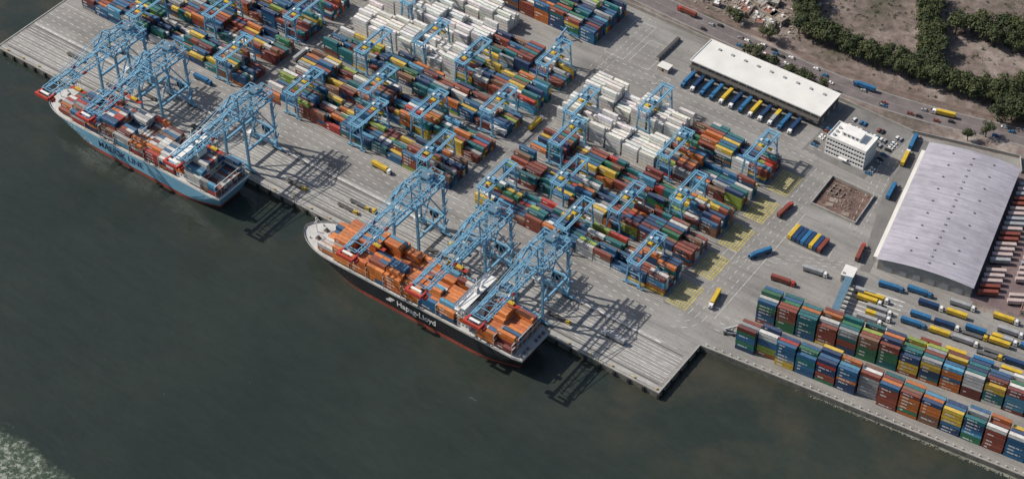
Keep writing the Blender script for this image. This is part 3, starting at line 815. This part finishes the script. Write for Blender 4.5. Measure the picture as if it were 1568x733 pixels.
for i in range(70):
    x=random.uniform(-45,24);y=268+random.uniform(0,70)
    if x>10 and y>285: continue
    put(HS[i%5],'brick_house',(x,y,0),random.uniform(-.2,.3)+random.choice((0,1.57)))
for x,y,a in ((280,122,.2),(292,128,.2),(285,140,.2),(300,150,.2),(296,112,.2)): put(HS[1],'brick_house',(x,y,0),a)
b=MB()
for i in range(420):
    x=random.uniform(-50,40);y=random.uniform(267,345);s_=random.uniform(.5,2.2);b.box((x,y,.3),(s_,s_*.8,s_*.5),random.choice(('rubble','brickw','concrete','roofw')),random.uniform(0,3))
for i in range(60):
    x=random.uniform(-45,35);y=random.uniform(267,340);a=random.choice((.05,1.6,.1));l=random.uniform(4,16)
    b.beam((x,y,.8),(x+l*math.cos(a),y+l*math.sin(a),.8),.3,'brickw',1.7)
b.obj('rubble_field')
b=MB();b.bb(-3,5,0,6,0,3.4,'brickw');b.bb(-3.3,5.3,-.3,6.3,3.4,3.7,'roofw');b.box((1,-.06,1.5),(1.4,.12,2),'glass');b.obj('pump_house',loc=(-12,190,0))
b=MB();b.bb(0,3,0,28,0,2.2,'concrete');b.bb(.4,2.6,.4,27.6,2.2,2.6,'darkwall')
for i in range(7): b.box((3.06,2+i*4,1.1),(.12,1.4,1.4),'darkwall')
b.obj('utility_building',loc=(-22,198,0))
p=MB();p.poly([(134,134),(165,134),(163,163),(133,164)],.06,'pitearth');p.obj('demolition_ground')
b=MB();wall_along(b,[(134,134),(165,134),(163,163),(133,164),(134,134)],2.0,.6,'concrete');b.obj('site_wall')
b=MB();random.seed(4)
for i in range(4): y=150+i*3.1;b.beam((137,y,.6),(137+random.uniform(3,12),y,.6),.4,'rubble',random.uniform(.6,1.4))
for i in range(3): x=138+i*4.3;b.beam((x,150,.6),(x,150+random.uniform(4,10),.6),.4,'rubble',random.uniform(.6,1.6))
for i in range(3):
    x,y=random.uniform(140,158),random.uniform(138,146);b.box((x,y,.25),(random.uniform(3,6),random.uniform(2,4),.3),'rubble',random.uniform(0,.3))
for i in range(300):
    s_=random.uniform(.25,1.0);b.box((max(136,min(162,random.gauss(148,6))),max(136,min(161,random.gauss(150,6))),.15),(s_,s_*.8,s_*.5),random.choice(('rubble','pitearth')),random.uniform(0,3))
b.obj('demolished_building')
# ------------------------------------------------------------ trees
def tree(seed):
    random.seed(seed);b=MB();Ht=random.uniform(6.5,8.5)
    b.prism((0,0,0),(.2,.1,Ht*.45),.35,.22,7,'bark')
    lobes=[]
    for i in range(9):
        a=i*2.4+random.random();r_=random.uniform(.8,3.2);z=Ht*random.uniform(.5,.95)
        p_=(r_*math.cos(a),r_*math.sin(a),z);b.prism((.2,.1,Ht*.42),p_,.14,.05,5,'bark');lobes.append((p_,random.uniform(1.3,2.2)))
    lobes.append(((0,0,Ht*.9),1.9))
    for (p_,R_) in lobes:
        for k in range(75):
            d=Vector((random.gauss(0,1),random.gauss(0,1),random.gauss(0,1))).normalized()*R_*random.uniform(.55,1.12)
            c=Vector(p_)+Vector((d.x,d.y,d.z*.75));n=(d.normalized()+Vector((random.uniform(-.6,.6),random.uniform(-.6,.6),random.uniform(-.1,.9)))).normalized()
            t=n.orthogonal().normalized();u=n.cross(t);s_=random.uniform(.22,.5)
            i=len(b.v);b.v+=[tuple(c+t*s_),tuple(c+u*s_*.8),tuple(c-t*s_),tuple(c-u*s_*.8)];b.f.append([i,i+1,i+2,i+3]);b.m.append(b.mi('leaf'))
    return b.mesh('tree_mesh')
TM=[tree(100+i) for i in range(6)]
random.seed(77)
def tr(x,y,s=1): put(random.choice(TM),'broadleaf_tree',(x,y,0),random.uniform(0,6.28),None,s*random.uniform(.85,1.25))
def row(pts,step,sp,s=1):
    for a,c in zip(pts[:-1],pts[1:]):
        l=math.hypot(c[0]-a[0],c[1]-a[1]);n_=int(l/step)
        for i in range(n_):
            k=i/n_;tr(a[0]+(c[0]-a[0])*k+random.uniform(-sp,sp),a[1]+(c[1]-a[1])*k+random.uniform(-sp,sp),s)
row([(42,281),(90,279),(135,282),(175,286),(215,298),(300,325)],3.8,1.6,1.45)
row([(50,287),(90,286),(135,289),(175,294),(215,305)],4.2,1.6,1.45)
row([(44,283),(22,315),(-5,355)],3.6,1.5,1.4);row([(51,288),(30,319),(2,360)],4,1.5,1.35)
row([(134,290),(95,366),(80,400)],3.6,1.6,1.45);row([(141,293),(103,370)],4.2,1.6,1.45)
row([(128,345),(142,352),(160,362),(185,378)],3.0,4,1.6);row([(150,345),(175,352),(200,360)],3.2,4,1.5);row([(180,300),(225,322)],3.5,6,1.5);row([(205,285),(235,292)],4,3,1.6);row([(195,320),(225,340)],4.5,5,1.5);row([(196,276),(214,286)],4,2,1.5)
for x,y in ((27,238),(34,236),(40,235.5),(62,234),(70,233),(76,236),(187,246),(25,262),(31,261),(-5,268),(3,266),(195,256),(70,236),(48,235),(86,236)): tr(x,y,1.2)
b=MB();random.seed(8)
for i in range(1300):
    x=random.uniform(-60,330);y=random.uniform(270,440)
    R_=random.uniform(.5,1.8)
    for k in range(12):
        d=Vector((random.gauss(0,1),random.gauss(0,1),abs(random.gauss(0,.8)))).normalized()*R_
        c=Vector((x,y,.2))+d;t=d.orthogonal().normalized();u=d.normalized().cross(t);s_=random.uniform(.2,.5)
        j=len(b.v);b.v+=[tuple(c+t*s_),tuple(c+u*s_),tuple(c-t*s_),tuple(c-u*s_)];b.f.append([j,j+1,j+2,j+3]);b.m.append(b.mi('leaf'))
b.obj('scrub_vegetation')
# ------------------------------------------------------------ light, sky, camera
el,az=math.radians(42),math.radians(17)
d=Vector((math.cos(az)*math.cos(el),math.sin(az)*math.cos(el),-math.sin(el)))
L=bpy.data.lights.new('sun','SUN');L.energy=4.6;L.angle=math.radians(.5);L.color=(1,.93,.84)
lo=bpy.data.objects.new('sun',L);COL.objects.link(lo);lo.rotation_euler=d.to_track_quat('-Z','Y').to_euler();lo.location=(-300,0,500)
w=bpy.data.worlds.new('World');S.world=w;w.use_nodes=True;nt=w.node_tree
sk=nt.nodes.new('ShaderNodeTexSky');sk.sky_type='NISHITA';sk.sun_disc=False;sk.sun_elevation=el;sk.sun_rotation=math.atan2(-d.x,-d.y)%(2*math.pi)
sk.dust_density=2.0
nt.links.new(sk.outputs[0],nt.nodes['Background'].inputs[0]);nt.nodes['Background'].inputs[1].default_value=.10
S.view_settings.view_transform='Standard';S.view_settings.look='None';S.view_settings.exposure=0
R=Vector((.8134,.5815,0));U=Vector((-.4079,.5705,.7128));F=Vector((-.4146,.5799,-.7012))
cam=bpy.data.cameras.new('camera');co=bpy.data.objects.new('camera',cam);COL.objects.link(co)
mt=Matrix((R,U,-F)).transposed().to_4x4();mt.translation=Vector((473,-661.7,800));co.matrix_world=mt
cam.sensor_width=36;cam.lens=65.34;cam.clip_start=10;cam.clip_end=12000
S.camera=co
